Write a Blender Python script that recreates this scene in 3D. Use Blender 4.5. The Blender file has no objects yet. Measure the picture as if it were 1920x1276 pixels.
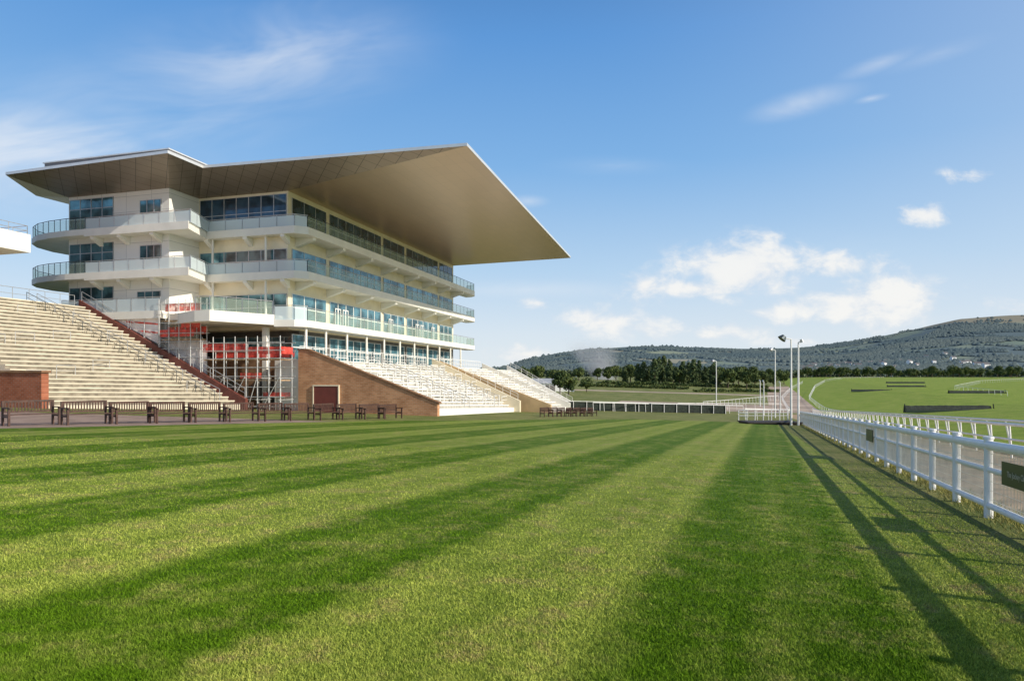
import bpy, math, random, bmesh
import numpy as np
from mathutils import Vector, Matrix, noise as mnoise
random.seed(7); RNG=np.random.default_rng(7)
scene=bpy.context.scene
COL=scene.collection
# ------------------------------------------------------------------ frames
SC=1.7
D=(.278,.961); NN=(.961,-.278)
def F(s,t,h):
    return (SC*(-13.45+D[0]*s+NN[0]*t), SC*(41+D[1]*s+NN[1]*t), 1.8+SC*(h-1.8))
GY=[-500,110,125,140,160,200,250,400,600,900,1300,3000]
GZ=[17.886,-4.074,-4.45,-4.6,-4.4,-3.6,-2.4,.3,3.5,6,9,20]
def XF(Y): return 3.81+.371*Y
def terr(X,Y):
    w=X-XF(Y)
    z=float(np.interp(Y,GY,GZ))
    if w<0: z+=.03*min(-w,80)
    else: z+=.06*min(max(w-8,0),34)
    return z
# ------------------------------------------------------------------ node helpers
class NT:
    def __init__(s,nt): s.nt=nt; s.n=nt.nodes; s.l=nt.links
    def new(s,t,**k):
        n=s.n.new(t)
        for a,b in k.items(): setattr(n,a,b)
        return n
    def put(s,sock,v):
        if hasattr(v,'links') or hasattr(v,'is_linked'): s.l.new(v,sock)
        else: sock.default_value=v
    def math(s,op,a,b=None,c=None,clamp=False):
        n=s.new('ShaderNodeMath',operation=op,use_clamp=clamp)
        s.put(n.inputs[0],a)
        if b is not None: s.put(n.inputs[1],b)
        if c is not None: s.put(n.inputs[2],c)
        return n.outputs[0]
    def mix(s,f,a,b,bt='MIX'):
        n=s.new('ShaderNodeMix',data_type='RGBA',blend_type=bt)
        s.put(n.inputs[0],f); s.put(n.inputs[6],a); s.put(n.inputs[7],b)
        return n.outputs[2]
    def noise(s,vec,scale,detail=4,rough=.55,dist=0.):
        n=s.new('ShaderNodeTexNoise'); s.put(n.inputs['Vector'],vec)
        n.inputs['Scale'].default_value=scale; n.inputs['Detail'].default_value=detail
        n.inputs['Roughness'].default_value=rough; n.inputs['Distortion'].default_value=dist
        return n.outputs[0]
    def ramp(s,f,pts):
        n=s.new('ShaderNodeMapRange',interpolation_type='SMOOTHSTEP'); s.put(n.inputs[0],f)
        n.inputs[1].default_value=pts[0]; n.inputs[2].default_value=pts[1]
        n.inputs[3].default_value=pts[2] if len(pts)>2 else 0; n.inputs[4].default_value=pts[3] if len(pts)>2 else 1
        return n.outputs[0]
    def dot(s,v,a):
        n=s.new('ShaderNodeVectorMath',operation='DOT_PRODUCT'); s.put(n.inputs[0],v); n.inputs[1].default_value=a
        return n.outputs['Value']
    def comb(s,x,y,z=0.):
        n=s.new('ShaderNodeCombineXYZ'); s.put(n.inputs[0],x); s.put(n.inputs[1],y); s.put(n.inputs[2],z)
        return n.outputs[0]
def newmat(name):
    m=bpy.data.materials.new(name); m.use_nodes=True
    t=NT(m.node_tree); b=t.n['Principled BSDF']
    pos=t.new('ShaderNodeNewGeometry').outputs['Position']
    return m,t,b,pos
def C(*a): return (a[0],a[1],a[2],1)
def simple(name,col,rough=.6,metal=0.,var=.15,scale=1.5,bump=0.,bscale=20,spec=None):
    m,t,b,pos=newmat(name)
    n=t.noise(pos,scale,3)
    d=tuple(c*(1-var) for c in col); l=tuple(min(1,c*(1+var)) for c in col)
    t.put(b.inputs['Base Color'],t.mix(t.ramp(n,(.3,.7)),C(*d),C(*l)))
    b.inputs['Roughness'].default_value=rough; b.inputs['Metallic'].default_value=metal
    if spec is not None: b.inputs['Specular IOR Level'].default_value=spec
    if bump:
        bn=t.new('ShaderNodeBump'); bn.inputs['Strength'].default_value=bump; bn.inputs['Distance'].default_value=.02
        t.put(bn.inputs['Height'],t.noise(pos,bscale,2)); t.put(b.inputs['Normal'],bn.outputs[0])
    return m
WHITE=simple('white_cladding',(.83,.8,.73),.5,0,.05,.6,spec=.3)
CREAM=simple('cream_cladding',(.83,.73,.54),.5,0,.07,.5,spec=.3)
PAINT=simple('white_paint',(.84,.83,.81),.4,0,.05,3,spec=.3)
MESHW=simple('pale_wire_mesh',(.76,.72,.6),.5,0,.08,3,spec=.2)
STEEL=simple('galvanised_steel',(.5,.51,.52),.4,.5,.12,5)
SCAFT=simple('scaffold_steel',(.56,.56,.55),.45,.3,.15,3)
DSTEEL=simple('dark_steel',(.08,.1,.11),.4,.5,.1,5)
CONC=simple('cream_concrete',(.72,.65,.51),.85,0,.1,.5,spec=.1)
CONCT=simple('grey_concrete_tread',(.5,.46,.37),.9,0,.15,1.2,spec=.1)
CONCG=simple('nosing_shade_concrete',(.27,.235,.18),.9,0,.3,1.5,spec=.1)  # lower riser face: shade under the step nosing is put into this colour
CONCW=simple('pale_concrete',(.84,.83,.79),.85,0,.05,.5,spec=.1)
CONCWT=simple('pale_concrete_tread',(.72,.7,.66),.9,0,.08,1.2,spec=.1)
CONCWG=simple('pale_nosing_shade_concrete',(.42,.4,.35),.9,0,.2,1.5,spec=.1)  # darker riser tone that paints in shade below each pale nosing
WOOD=simple('dark_stained_wood',(.075,.035,.024),.5,0,.35,6,.3,60)
DECKW=simple('dark_grey_timber',(.06,.05,.045),.7,0,.3,6,spec=.2)
REDW=simple('dark_red_stringer',(.15,.042,.03),.6,0,.25,2)
DOORR=simple('dark_red_door',(.17,.035,.025),.5,0,.1,2)
FASC=simple('silver_fascia',(.74,.73,.71),.3,.4,.05,1)
SCREEN=simple('grey_plant_screen',(.2,.2,.21),.6,.2,.1,1)
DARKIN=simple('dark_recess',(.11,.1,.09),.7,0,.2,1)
SIGNG=simple('dark_green_sign',(.012,.03,.02),.35,0,.1,4)
BRUSH=simple('dark_birch_brush',(.02,.028,.022),.9,0,.5,3,.8,30)
PLANK=simple('orange_scaffold_board',(.45,.3,.17),.8,0,.3,4)
SHEET=simple('white_protective_sheeting',(.84,.77,.74),.6,0,.08,1.2)
GREENR=simple('slate_roof',(.13,.12,.12),.7,0,.2,.5)
BARNR=simple('barn_roof',(.42,.43,.44),.5,.2,.1,.5)
def netmat(name,col):
    m,t,b,pos=newmat(name)
    n=t.noise(pos,1.8,4); t.put(b.inputs['Base Color'],t.mix(t.ramp(n,(.35,.65)),C(*[c*.75 for c in col]),C(*[min(1,c*1.1) for c in col])))
    b.inputs['Roughness'].default_value=.6; b.inputs['Specular IOR Level'].default_value=.15
    tr=t.new('ShaderNodeBsdfTransparent')
    mx=t.new('ShaderNodeMixShader')
    k=t.ramp(t.noise(pos,2.5,3),(.35,.6,.55,.92)); t.put(mx.inputs[0],k)
    t.l.new(tr.outputs[0],mx.inputs[1]); t.l.new(b.outputs[0],mx.inputs[2]); t.l.new(mx.outputs[0],t.n['Material Output'].inputs[0])
    return m
REDN=netmat('red_debris_netting',(.82,.1,.075))
def brickmat(name,c1,c2,mortar,axis):
    m,t,b,pos=newmat(name)
    v=t.comb(t.dot(pos,axis),t.dot(pos,(0,0,1)))
    n=t.new('ShaderNodeTexBrick'); t.put(n.inputs['Vector'],v)
    n.inputs['Color1'].default_value=C(*c1); n.inputs['Color2'].default_value=C(*c2); n.inputs['Mortar'].default_value=C(*mortar)
    n.inputs['Scale'].default_value=1; n.inputs['Mortar Size'].default_value=.015; n.inputs['Brick Width'].default_value=.45; n.inputs['Row Height'].default_value=.15
    k=t.noise(pos,.8,4)
    col=t.mix(t.ramp(k,(.3,.75)),n.outputs[0],C(.75,.7,.66),'MULTIPLY')
    t.put(b.inputs['Base Color'],col); b.inputs['Roughness'].default_value=.85; b.inputs['Specular IOR Level'].default_value=.1
    return m
BRICK=brickmat('buff_brick',(.66,.34,.18),(.5,.24,.12),(.56,.4,.27),(NN[0],NN[1],0))
TANW=simple('tan_render',(.62,.44,.25),.8,0,.1,.6,spec=.1)
BRICKR=brickmat('red_brick',(.46,.15,.08),(.34,.1,.05),(.34,.25,.2),(NN[0],NN[1],0))
BRICKD=brickmat('brown_brick',(.34,.19,.1),(.27,.14,.08),(.28,.2,.14),(NN[0],NN[1],0))
def panelmat(name,col,line,w,h,rough,metal,ax1,ax2,ms=.02,offset=0.,var=.94):
    m,t,b,pos=newmat(name)
    v=t.comb(t.dot(pos,ax1),t.dot(pos,ax2))
    n=t.new('ShaderNodeTexBrick',offset=offset); t.put(n.inputs['Vector'],v)
    n.inputs['Color1'].default_value=C(*col); n.inputs['Color2'].default_value=C(*[c*var for c in col]); n.inputs['Mortar'].default_value=C(*line)
    n.inputs['Scale'].default_value=1; n.inputs['Mortar Size'].default_value=ms; n.inputs['Brick Width'].default_value=w; n.inputs['Row Height'].default_value=h
    t.put(b.inputs['Base Color'],n.outputs[0]); b.inputs['Roughness'].default_value=rough; b.inputs['Metallic'].default_value=metal
    return m
SOFF=panelmat('champagne_soffit',(.56,.41,.28),(.42,.31,.21),2.4,1.2,.3,.6,(D[0],D[1],0),(NN[0],NN[1],0),.014,0.,.95)
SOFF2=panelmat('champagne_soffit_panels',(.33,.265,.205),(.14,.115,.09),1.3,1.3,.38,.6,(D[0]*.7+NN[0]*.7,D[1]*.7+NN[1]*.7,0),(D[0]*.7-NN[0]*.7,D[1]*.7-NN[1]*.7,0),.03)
CLADE=panelmat('white_panel_cladding',(.84,.82,.77),(.5,.5,.48),3.2,1.6,.4,0,(NN[0],NN[1],0),(0,0,1),.025)
def glassmat(name,col,rough=.06,mt=0.):
    m,t,b,pos=newmat(name)
    k=t.noise(pos,.6,3)
    t.put(b.inputs['Base Color'],t.mix(t.ramp(k,(.35,.65)),C(*[c*.5 for c in col]),C(*[c*1.6 for c in col])))
    b.inputs['Roughness'].default_value=rough; b.inputs['Metallic'].default_value=mt
    b.inputs['Specular IOR Level'].default_value=.7
    return m
GLD=glassmat('dark_blue_window_glass',(.025,.06,.1),.06,.3); GLT=glassmat('teal_window_glass',(.09,.2,.24),.08,.45)
def railglass(name,tint,alpha):
    m,t,b,pos=newmat(name)
    tr=t.new('ShaderNodeBsdfTransparent'); tr.inputs[0].default_value=C(.88,.95,.91)
    b.inputs['Base Color'].default_value=C(*tint); b.inputs['Roughness'].default_value=.12
    mx=t.new('ShaderNodeMixShader'); mx.inputs[0].default_value=alpha
    t.l.new(tr.outputs[0],mx.inputs[1]); t.l.new(b.outputs[0],mx.inputs[2])
    t.l.new(mx.outputs[0],t.n['Material Output'].inputs[0])
    return m
RGL=railglass('clear_balustrade_glass',(.48,.58,.48),.33)
RGW=railglass('frosted_balustrade_glass',(.68,.77,.8),.8)
# grass
def grassmat(name,dark,light,stripes=True,blade=False):
    m,t,b,pos=newmat(name)
    n1=t.noise(pos,.3,2,.6); n2=t.noise(pos,3.2,2,.65); n3=t.noise(pos,42,2,.7); n4=t.noise(pos,1.4,5,.78)
    edge_=None
    if stripes:
        sep=t.new('ShaderNodeSeparateXYZ'); t.l.new(pos,sep.inputs[0])
        wc=t.math('SUBTRACT',sep.outputs[0],t.math('MULTIPLY',sep.outputs[1],.371))
        edge_=t.ramp(wc,(-.8,3.0,0,1.))
        wc=t.math('ADD',wc,t.math('MULTIPLY',t.math('SUBTRACT',n2,.5),.35))
        sn=t.math('SINE',t.math('MULTIPLY_ADD',wc,2*math.pi/4.9,4.9*2*math.pi/4.9-math.pi/2))
        f=t.ramp(sn,(-.25,.25,.17,.77))  # mowing stripes: light off leaning blades is painted into the base colour
        s3=t.math('SINE',t.math('MULTIPLY_ADD',wc,2*math.pi/1.633,1.2))
        f=t.math('ADD',f,t.math('MULTIPLY',s3,.09))
        s2=t.math('SINE',t.math('MULTIPLY_ADD',wc,2*math.pi/.55,.4))
        f=t.math('ADD',f,t.math('MULTIPLY',s2,.06))
    else:
        f=t.ramp(n1,(.3,.7))
    f=t.math('ADD',f,t.math('MULTIPLY',t.math('SUBTRACT',n2,.5),.7))
    f=t.math('ADD',f,t.math('MULTIPLY',t.math('SUBTRACT',n1,.5),.7))
    f=t.math('ADD',f,t.math('MULTIPLY',t.math('SUBTRACT',n4,.5),1.3),clamp=True)
    col=t.mix(f,C(*dark),C(*light))
    dry=t.math('MULTIPLY',t.ramp(n4,(.49,.66)),t.ramp(n3,(.33,.58)))
    k_=t.math('MULTIPLY_ADD',f,.5,.25)
    if edge_ is not None: k_=t.math('ADD',k_,t.math('MULTIPLY',edge_,.6),clamp=True)
    dry=t.math('MULTIPLY',dry,k_)
    col=t.mix(dry,col,C(.36,.28,.13))
    if not blade:
        col=t.mix(t.ramp(n3,(.3,.62,.6,0)),col,C(.02,.035,.004))
    else:
        ri=t.n.new('ShaderNodeNewGeometry').outputs['Random Per Island']
        col=t.mix(1.,col,t.mix(ri,C(.45,.5,.45),C(1.6,1.45,1.5)),'MULTIPLY')
    t.put(b.inputs['Base Color'],col); b.inputs['Roughness'].default_value=.75; b.inputs['Specular IOR Level'].default_value=.08
    if not blade:
        bn=t.new('ShaderNodeBump'); bn.inputs['Strength'].default_value=.7; bn.inputs['Distance'].default_value=.04
        t.put(bn.inputs['Height'],t.math('ADD',n3,n2)); t.put(b.inputs['Normal'],bn.outputs[0])
    return m
GD=(.078,.16,.006); GL=(.3,.36,.065)
LAWN=grassmat('mown_lawn_turf',GD,GL)
BLADE=grassmat('grass_blade',tuple(c*1.28 for c in GD),tuple(c*1.28 for c in GL),True,True)
TURF=grassmat('course_turf',(.21,.3,.03),(.3,.37,.055),False)
FIELD=grassmat('rough_grass',(.16,.19,.05),(.26,.26,.09),False)
GRAVEL=simple('brownish_track_gravel',(.42,.3,.19),.95,0,.3,1.5,.5,40,.05)
TRACK=simple('pinkish_hardstanding',(.42,.33,.26),.95,0,.25,.08,spec=.05)
PAVE=simple('reddish_tarmac',(.3,.22,.18),.9,0,.2,.7,.4,60,.08)
TUFT=simple('yellow_tufts',(.26,.24,.06),.8,0,.5,4)
def leafmat(name,a,b2,sc=.5):
    m,t,b,pos=newmat(name)
    t.put(b.inputs['Base Color'],t.mix(t.ramp(t.noise(pos,sc,2),(.35,.65)),C(*a),C(*b2)))
    b.inputs['Roughness'].default_value=.7; b.inputs['Specular IOR Level'].default_value=.15
    return m
LEAF=leafmat('broadleaf_foliage',(.045,.075,.025),(.12,.15,.045)); LEAFP=leafmat('poplar_foliage',(.045,.075,.03),(.1,.13,.05))
LEAFB=leafmat('distant_broadleaf_foliage',(.06,.09,.06),(.12,.15,.085),.05)
LEAFH=leafmat('hill_woodland_foliage',(.09,.13,.14),(.135,.17,.16),.004)  # bluish tint is distance haze put into the foliage colour
BARK=simple('bark',(.09,.065,.045),.9,0,.3,3)
# ------------------------------------------------------------------ mesh builder
ORG={}
def reg(o,parent,org):
    COL.objects.link(o); ORG[o.name]=org
    if parent: o.parent=parent
    else: o.location=org
def thing(name,label,cat,loc=(0,0,0),group=None):
    e=bpy.data.objects.new(name,None); e.empty_display_size=.5
    reg(e,None,tuple(loc)); e['label']=label; e['category']=cat
    if group: e['group']=group
    return e
class MB:
    def __init__(s): s.v=[]; s.f=[]; s.mi=[]; s.cur=0
    def face(s,idx): s.f.append(idx); s.mi.append(s.cur)
    def quad(s,*p):
        b=len(s.v); s.v+=[tuple(q) for q in p]; s.face(list(range(b,b+len(p))))
    def prism(s,lo,hi,mats=None):
        n=len(lo); b=len(s.v); s.v+=[tuple(p) for p in lo]+[tuple(p) for p in hi]
        s.face([b+i for i in range(n)][::-1]); s.face([b+n+i for i in range(n)])
        for i in range(n):
            if mats: s.cur=mats[i]
            j=(i+1)%n; s.face([b+i,b+j,b+n+j,b+n+i])
        if mats: s.cur=0
    def polyF(s,poly,h0,h1): s.prism([F(a,b,h0) for a,b in poly],[F(a,b,h1) for a,b in poly])
    def boxF(s,s0,s1,t0,t1,h0,h1): s.polyF([(s0,t0),(s1,t0),(s1,t1),(s0,t1)],h0,h1)
    def box(s,x0,x1,y0,y1,z0,z1):
        p=[(x0,y0),(x1,y0),(x1,y1),(x0,y1)]
        s.prism([(a,b,z0) for a,b in p],[(a,b,z1) for a,b in p])
    def tube(s,p0,p1,r,n=6,r1=None):
        p0=Vector(p0);p1=Vector(p1); d=(p1-p0)
        if d.length<1e-6: return
        d.normalize(); a=d.orthogonal().normalized(); c=d.cross(a); r1=r if r1 is None else r1
        lo=[];hi=[]
        for i in range(n):
            g=2*math.pi*i/n; o=a*math.cos(g)+c*math.sin(g)
            lo.append(p0+o*r); hi.append(p1+o*r1)
        s.prism(lo,hi)
    def strip(s,a,b,h0,h1,o,f0,f1):
        s.polyF([(a[0]+o[0]*f0,a[1]+o[1]*f0),(b[0]+o[0]*f0,b[1]+o[1]*f0),(b[0]+o[0]*f1,b[1]+o[1]*f1),(a[0]+o[0]*f1,a[1]+o[1]*f1)],h0,h1)
    def obj(s,name,mat,parent=None,label=None,cat=None,kind=None,smooth=False,fix=True,org=None,group=None):
        if org is None: org=ORG[parent.name] if parent else (0,0,0)
        me=bpy.data.meshes.new(name)
        me.from_pydata([(x-org[0],y-org[1],z-org[2]) for x,y,z in s.v],[],s.f)
        mats=mat if isinstance(mat,(list,tuple)) else [mat]
        for m in mats: me.materials.append(m)
        if len(mats)>1: me.polygons.foreach_set('material_index',s.mi)
        if fix:
            bm=bmesh.new(); bm.from_mesh(me); bmesh.ops.recalc_face_normals(bm,faces=bm.faces); bm.to_mesh(me); bm.free()
        if smooth: me.polygons.foreach_set('use_smooth',[True]*len(me.polygons))
        me.update()
        o=bpy.data.objects.new(name,me); reg(o,parent,org)
        if label: o['label']=label
        if cat: o['category']=cat
        if kind: o['kind']=kind
        if group: o['group']=group
        return o
def copy_tree(root,loc,rotz=0,scale=1,z=None,label=None):
    n=root.copy(); n.location=loc; n.rotation_euler=(0,0,rotz); n.scale=(scale,scale,scale if z is None else z)
    COL.objects.link(n)
    if label: n['label']=label
    for c in root.children:
        k=c.copy(); k.parent=n; COL.objects.link(k)
        for g in c.children:
            gg=g.copy(); gg.parent=k; COL.objects.link(gg)
    return n
def npmesh(name,V,Fc,mat,label,cat,kind,k):
    me=bpy.data.meshes.new(name); nv=len(V); nf=len(Fc)
    me.vertices.add(nv); me.vertices.foreach_set('co',V.astype(np.float32).ravel())
    me.loops.add(nf*k); me.loops.foreach_set('vertex_index',Fc.astype(np.int32).ravel())
    me.polygons.add(nf); me.polygons.foreach_set('loop_start',np.arange(0,nf*k,k,dtype=np.int32))
    me.materials.append(mat); me.update(calc_edges=True)
    o=bpy.data.objects.new(name,me); COL.objects.link(o); ORG[o.name]=(0,0,0)
    if label: o['label']=label; o['category']=cat
    if kind: o['kind']=kind
    return o
# ------------------------------------------------------------------ terrain
ws=[-3500,-1500,-800,-400,-200,-120,-80,-40,-30,-10,-3,.7,4,8,14,20,28,35,42,60,90,140,220,400,800,1600,3500]
ys=[-80,-40,0,20,40,60,80,95,110,117,125,132,140,150,160,172,200,225,232,250,300,350,400,500,600,750,900,1100,1300,3000]
zones={'ground':[],'gravel_path':[],'hardstanding_track':[],'racecourse_turf':[]}
for i in range(len(ws)-1):
    for j in range(len(ys)-1):
        wm=(ws[i]+ws[i+1])/2; ym=(ys[j]+ys[j+1])/2
        if .7<wm<8 and ym<132: zn='gravel_path'
        elif (-40<wm<8 and 140<ym<172) or (-3<wm<8 and 172<ym<350) or (-80<wm<8 and 225<ym<232): zn='hardstanding_track'
        elif wm>8 and ym<750: zn='racecourse_turf'
        else: zn='ground'
        q=[]
        for a,b in ((i,j),(i+1,j),(i+1,j+1),(i,j+1)):
            Y=ys[b]; X=XF(Y)+ws[a]; q.append((X,Y,terr(X,Y)))
        zones[zn].append(q)
lab={'ground':('rough grass ground reaching the hills','ground',FIELD),'gravel_path':('sandy gravel path between white rails','path',GRAVEL),
 'hardstanding_track':('pinkish brown hardstanding beyond the lawn','track',TRACK),'racecourse_turf':('bright green racecourse turf beyond the rails','turf',TURF)}
for k,qs in zones.items():
    mb=MB()
    for q in qs: mb.quad(*q)
    mb.obj(k,lab[k][2],label=lab[k][0],cat=lab[k][1],kind='structure',fix=False)
edge=[(-69,-60),(-20.4,27.2),(-9,47.5),(13.3,74),(XF(75)-.35,75)]
def gp(x,y,o): return (x,y,-.025*y-.03*x+o)
mb=MB(); mb.quad(*[gp(x,y,.012) for x,y in edge+[(XF(-60)-.35,-60)]][::-1])
mb.obj('lawn',LAWN,label='mown striped green lawn beside the stands',cat='lawn',kind='structure',fix=False)
mb=MB(); mb.quad(*[gp(x,y,.006) for x,y in [(-69,-60),(-20.4,27.2),(-9,47.5),(13.3,74),(XF(75)-.35,75),(XF(80)-.35,80),(XF(110)-16,109.5),(XF(110)-79,109.5),(XF(-20)-79,-20),(XF(-60)-79,-60)]])
mb.obj('pavement',PAVE,label='reddish tarmac paving in front of the stands',cat='pavement',kind='structure',fix=False)
def blades(n,X,Y,hmin,hmax,wid,base):
    z=-.025*Y-.03*X+base
    h=RNG.uniform(hmin,hmax,n); a=RNG.uniform(0,2*np.pi,n); ln=RNG.normal(0,.6,(n,2))*h[:,None]
    wd=wid*RNG.uniform(.7,1.3,n)
    V=np.zeros((n,3,3))
    V[:,0]=np.stack([X-np.cos(a)*wd,Y-np.sin(a)*wd,z],1); V[:,1]=np.stack([X+np.cos(a)*wd,Y+np.sin(a)*wd,z],1)
    V[:,2]=np.stack([X+ln[:,0],Y+ln[:,1],z+h],1)
    return V.reshape(-1,3),np.arange(3*n).reshape(n,3)
n=600000
u=RNG.random(n); Y=3.9/(1-u*(1-3.9/24)); X=Y*RNG.uniform(-.82,.82,n)
ok=(X-XF(Y)<-.4); X=X[ok];Y=Y[ok]; n=len(X)
V,Fc=blades(n,X,Y,.008,.031,.0018+.00034*Y,.01)
npmesh('grass',V,Fc,BLADE,'short mown grass blades on the lawn','grass','stuff',3)
n=24000; Y=RNG.uniform(3,75,n)**1; X=XF(Y)+RNG.normal(0.3,.25,n)
V,Fc=blades(n,X,Y,.04,.17,np.full(n,.007)+.0002*Y,0)
npmesh('grass_tuft',V,Fc,TUFT,'rough yellowish tufts growing under the rail fence','grass','stuff',3)
# ------------------------------------------------------------------ GRANDSTAND
gs=thing('grandstand','white multi-storey grandstand with sweeping cantilever roof and glass balconies','grandstand',F(0,0,0))
EO=(-1,0); LO=(0,1); WO=(0,-1)
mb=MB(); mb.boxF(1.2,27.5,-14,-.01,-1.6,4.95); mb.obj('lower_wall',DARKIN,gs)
mb=MB(); mb.boxF(0,27.5,-14,0,4.95,13.3); mb.obj('main_wall',CREAM,gs)
mb=MB(); mb.boxF(-2.48,-.003,-14,-6.4,.5,13.3); mb.obj('end_wall',CLADE,gs)
def window(a,b,h0,h1,o,glass,nm,nh=0,frame=PAINT,fw=.05):
    m=MB(); m.strip(a,b,h0,h1,o,.01,.03)
    f=MB()
    L=math.hypot(b[0]-a[0],b[1]-a[1]); ux=((b[0]-a[0])/L,(b[1]-a[1])/L)
    for i in range(nm+1):
        c=L*i/nm; c0=max(c-fw/2,0); c1=min(c+fw/2,L)
        f.strip((a[0]+ux[0]*c0,a[1]+ux[1]*c0),(a[0]+ux[0]*c1,a[1]+ux[1]*c1),h0,h1,o,.003,.05)
    for i in range(nh+2):
        hh=h0+(h1-h0)*i/(nh+1)
        f.strip(a,b,max(hh-fw/2,h0),min(hh+fw/2,h1),o,.004,.045)
    w=f.obj('window',frame,gs); p=m.obj('pane',glass,w); return w
piers=[0.15,4.4,12.2,16.4,23.6,27.3]
for i in range(5):
    a,b=piers[i]+.22,piers[i+1]-.22
    n=max(2,int((b-a)/1.0))
    window((a,0),(b,0),11.05,12.95,LO,GLD,n,1,STEEL,.04)
    window((a,0),(b,0),8.4,9.85,LO,GLT,n,1,STEEL,.05)
    window((a,0),(b,0),5.5,7.15,LO,GLT,n,1,PAINT,.06)
    window((a,0),(b,0),3.12,4.7,LO,GLT,n,1,PAINT,.06)
for s_ in (5.2,6.2,13.2,18.3,19.3,21.8):
    window((s_,.06),(s_+.75,.06),5.46,6.75,LO,GLT,2,0,PAINT,.12)
window((0,-6.3),(0,-.08),11.05,13.1,EO,GLD,7,1,STEEL,.04)
window((0,-6.3),(0,-.08),8.4,9.8,EO,GLT,7,1,STEEL,.05)
window((0,-6.3),(0,-.08),5.5,7.1,EO,GLT,7,1,STEEL,.05)
window((1.2,-6.3),(1.2,-.2),3.1,4.6,EO,GLT,7,1,STEEL,.05)
window((-2.48,-13.9),(-2.48,-10.5),11.2,13.05,EO,GLT,4,2,STEEL,.05)
window((-2.48,-13.9),(-2.48,-10.5),8.5,10.3,EO,GLT,4,2,STEEL,.05)
window((-2.48,-13.9),(-2.48,-10.5),6.1,7.6,EO,GLT,4,1,STEEL,.05)
window((-2.48,-8.5),(-2.48,-6.95),11.85,12.65,EO,GLT,3,0,STEEL,.05)
window((-2.48,-8.5),(-2.48,-6.95),9.05,9.95,EO,GLT,3,0,STEEL,.05)
window((-2.48,-8.7),(-2.48,-7.0),6.3,7.2,EO,GLT,3,0,STEEL,.05)
arc=[(-3.3,-11.9),(-3.28,-13.4),(-3.1,-15.0),(-2.75,-16.3),(-2.1,-17.5),(-1.1,-18.3),(.4,-18.75),(2.2,-18.6),(3.2,-17.4)]
front=[(31.2,0),(31.1,.6),(30.6,1.15),(29.9,1.4),(0,1.4),(-.64,.85),(-.64,-5.3),(-3.3,-4.3)]
def balus(path,h,ht,gm,parent,step=1.0,rm=STEEL):
    g=MB(); r=MB()
    for a,b in zip(path[:-1],path[1:]):
        L=math.hypot(b[0]-a[0],b[1]-a[1]); k=max(1,round(L/step))
        for i in range(k):
            p=(a[0]+(b[0]-a[0])*i/k,a[1]+(b[1]-a[1])*i/k); q=(a[0]+(b[0]-a[0])*(i+1)/k,a[1]+(b[1]-a[1])*(i+1)/k)
            e=.03/ max(L/k,.1)
            p2=(p[0]+(q[0]-p[0])*e,p[1]+(q[1]-p[1])*e); q2=(q[0]+(p[0]-q[0])*e,q[1]+(p[1]-q[1])*e)
            g.quad(F(*p2,h-.05),F(*q2,h-.05),F(*q2,h+ht-.06),F(*p2,h+ht-.06))
            r.tube(F(*p,h-.1),F(*p,h+ht),.03,4)
        r.tube(F(*a,h+ht),F(*b,h+ht),.04,5)
    r.tube(F(*path[-1],h-.1),F(*path[-1],h+ht),.03,4)
    g.obj('glass_balustrade',gm,parent,fix=False); r.obj('handrail',rm,parent)
for (h0,h1) in ((10.55,11.0),(7.9,8.36)):
    bal=MB(); bal.polyF(front+arc[:1]+[(2,-11.9),(2,-2)],h0,h1)
    slab=bal.obj('balcony',WHITE,gs)
    bal=MB(); bal.polyF([(2,-11.9)]+[(a-.0 if i else a,b-.003) for i,(a,b) in enumerate(arc)],h1-.36,h1-.01)
    bal.obj('curved_deck',WHITE,slab)
    balus([(31.1,.1),(31.0,.55),(30.55,1.07),(29.9,1.33),(0,1.33)],h1,.72,RGL,slab,1.0,DSTEEL if h0>9 else STEEL)
    balus([(0,1.33),(-.57,.82),(-.57,-5.2),(-3.22,-4.22),(-3.22,-11.9)],h1,.68,RGW,slab,1.1)
    balus([(a[0]*.985,a[1]*.996) for a in arc],h1,.72,RGL,slab,.6,DSTEEL)
    br=[.9,4.4,8.3,12.2,16.4,20,23.6,27]
    for s in br:
        k=MB(); w=.16
        lo=[F(s-w,0.002,h0-.55),F(s-w,0.002,h0-.003),F(s-w,1.25,h0-.003),F(s-w,1.25,h0-.16)]
        hi=[F(s+w,0.002,h0-.55),F(s+w,0.002,h0-.003),F(s+w,1.25,h0-.003),F(s+w,1.25,h0-.16)]
        k.prism(lo,hi); k.obj('bracket',WHITE,gs)
    for t in (-11.4,-9.4,-7.0,-5.4,-2.6,0):
        k=MB(); w=.14; s0=-2.49 if t<-6 else -.003; s1=s0-.72 if t<-6 else -.6
        k.prism([F(s0,t-w,h0-.5),F(s0,t-w,h0-.003),F(s1,t-w,h0-.003),F(s1,t-w,h0-.14)],[F(s0,t+w,h0-.5),F(s0,t+w,h0-.003),F(s1,t+w,h0-.003),F(s1,t+w,h0-.14)])
        k.obj('bracket',WHITE,gs)
bal=MB(); bal.polyF([(31.2,0),(31.1,.6),(30.6,1.15),(29.9,1.4),(0,1.4),(-.64,.85),(-.9,-.35),(2,-2)],5.05,5.45)
slab=bal.obj('balcony',WHITE,gs)
balus([(31.1,.1),(31.0,.55),(30.55,1.07),(29.9,1.33),(0,1.33)],5.45,.75,RGL,slab,1.0)
balus([(0,1.33),(-.57,.82),(-.83,-.35)],5.45,.85,RGW,slab,1.0)
bal=MB(); bal.polyF([(-.903,-.36),(-4.2,-2.1),(-4.2,-3.1),(-2.6,-6.3),(-.01,-6.3),(-.01,-.36)],5.15,5.75)
slab=bal.obj('balcony',WHITE,gs)
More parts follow.
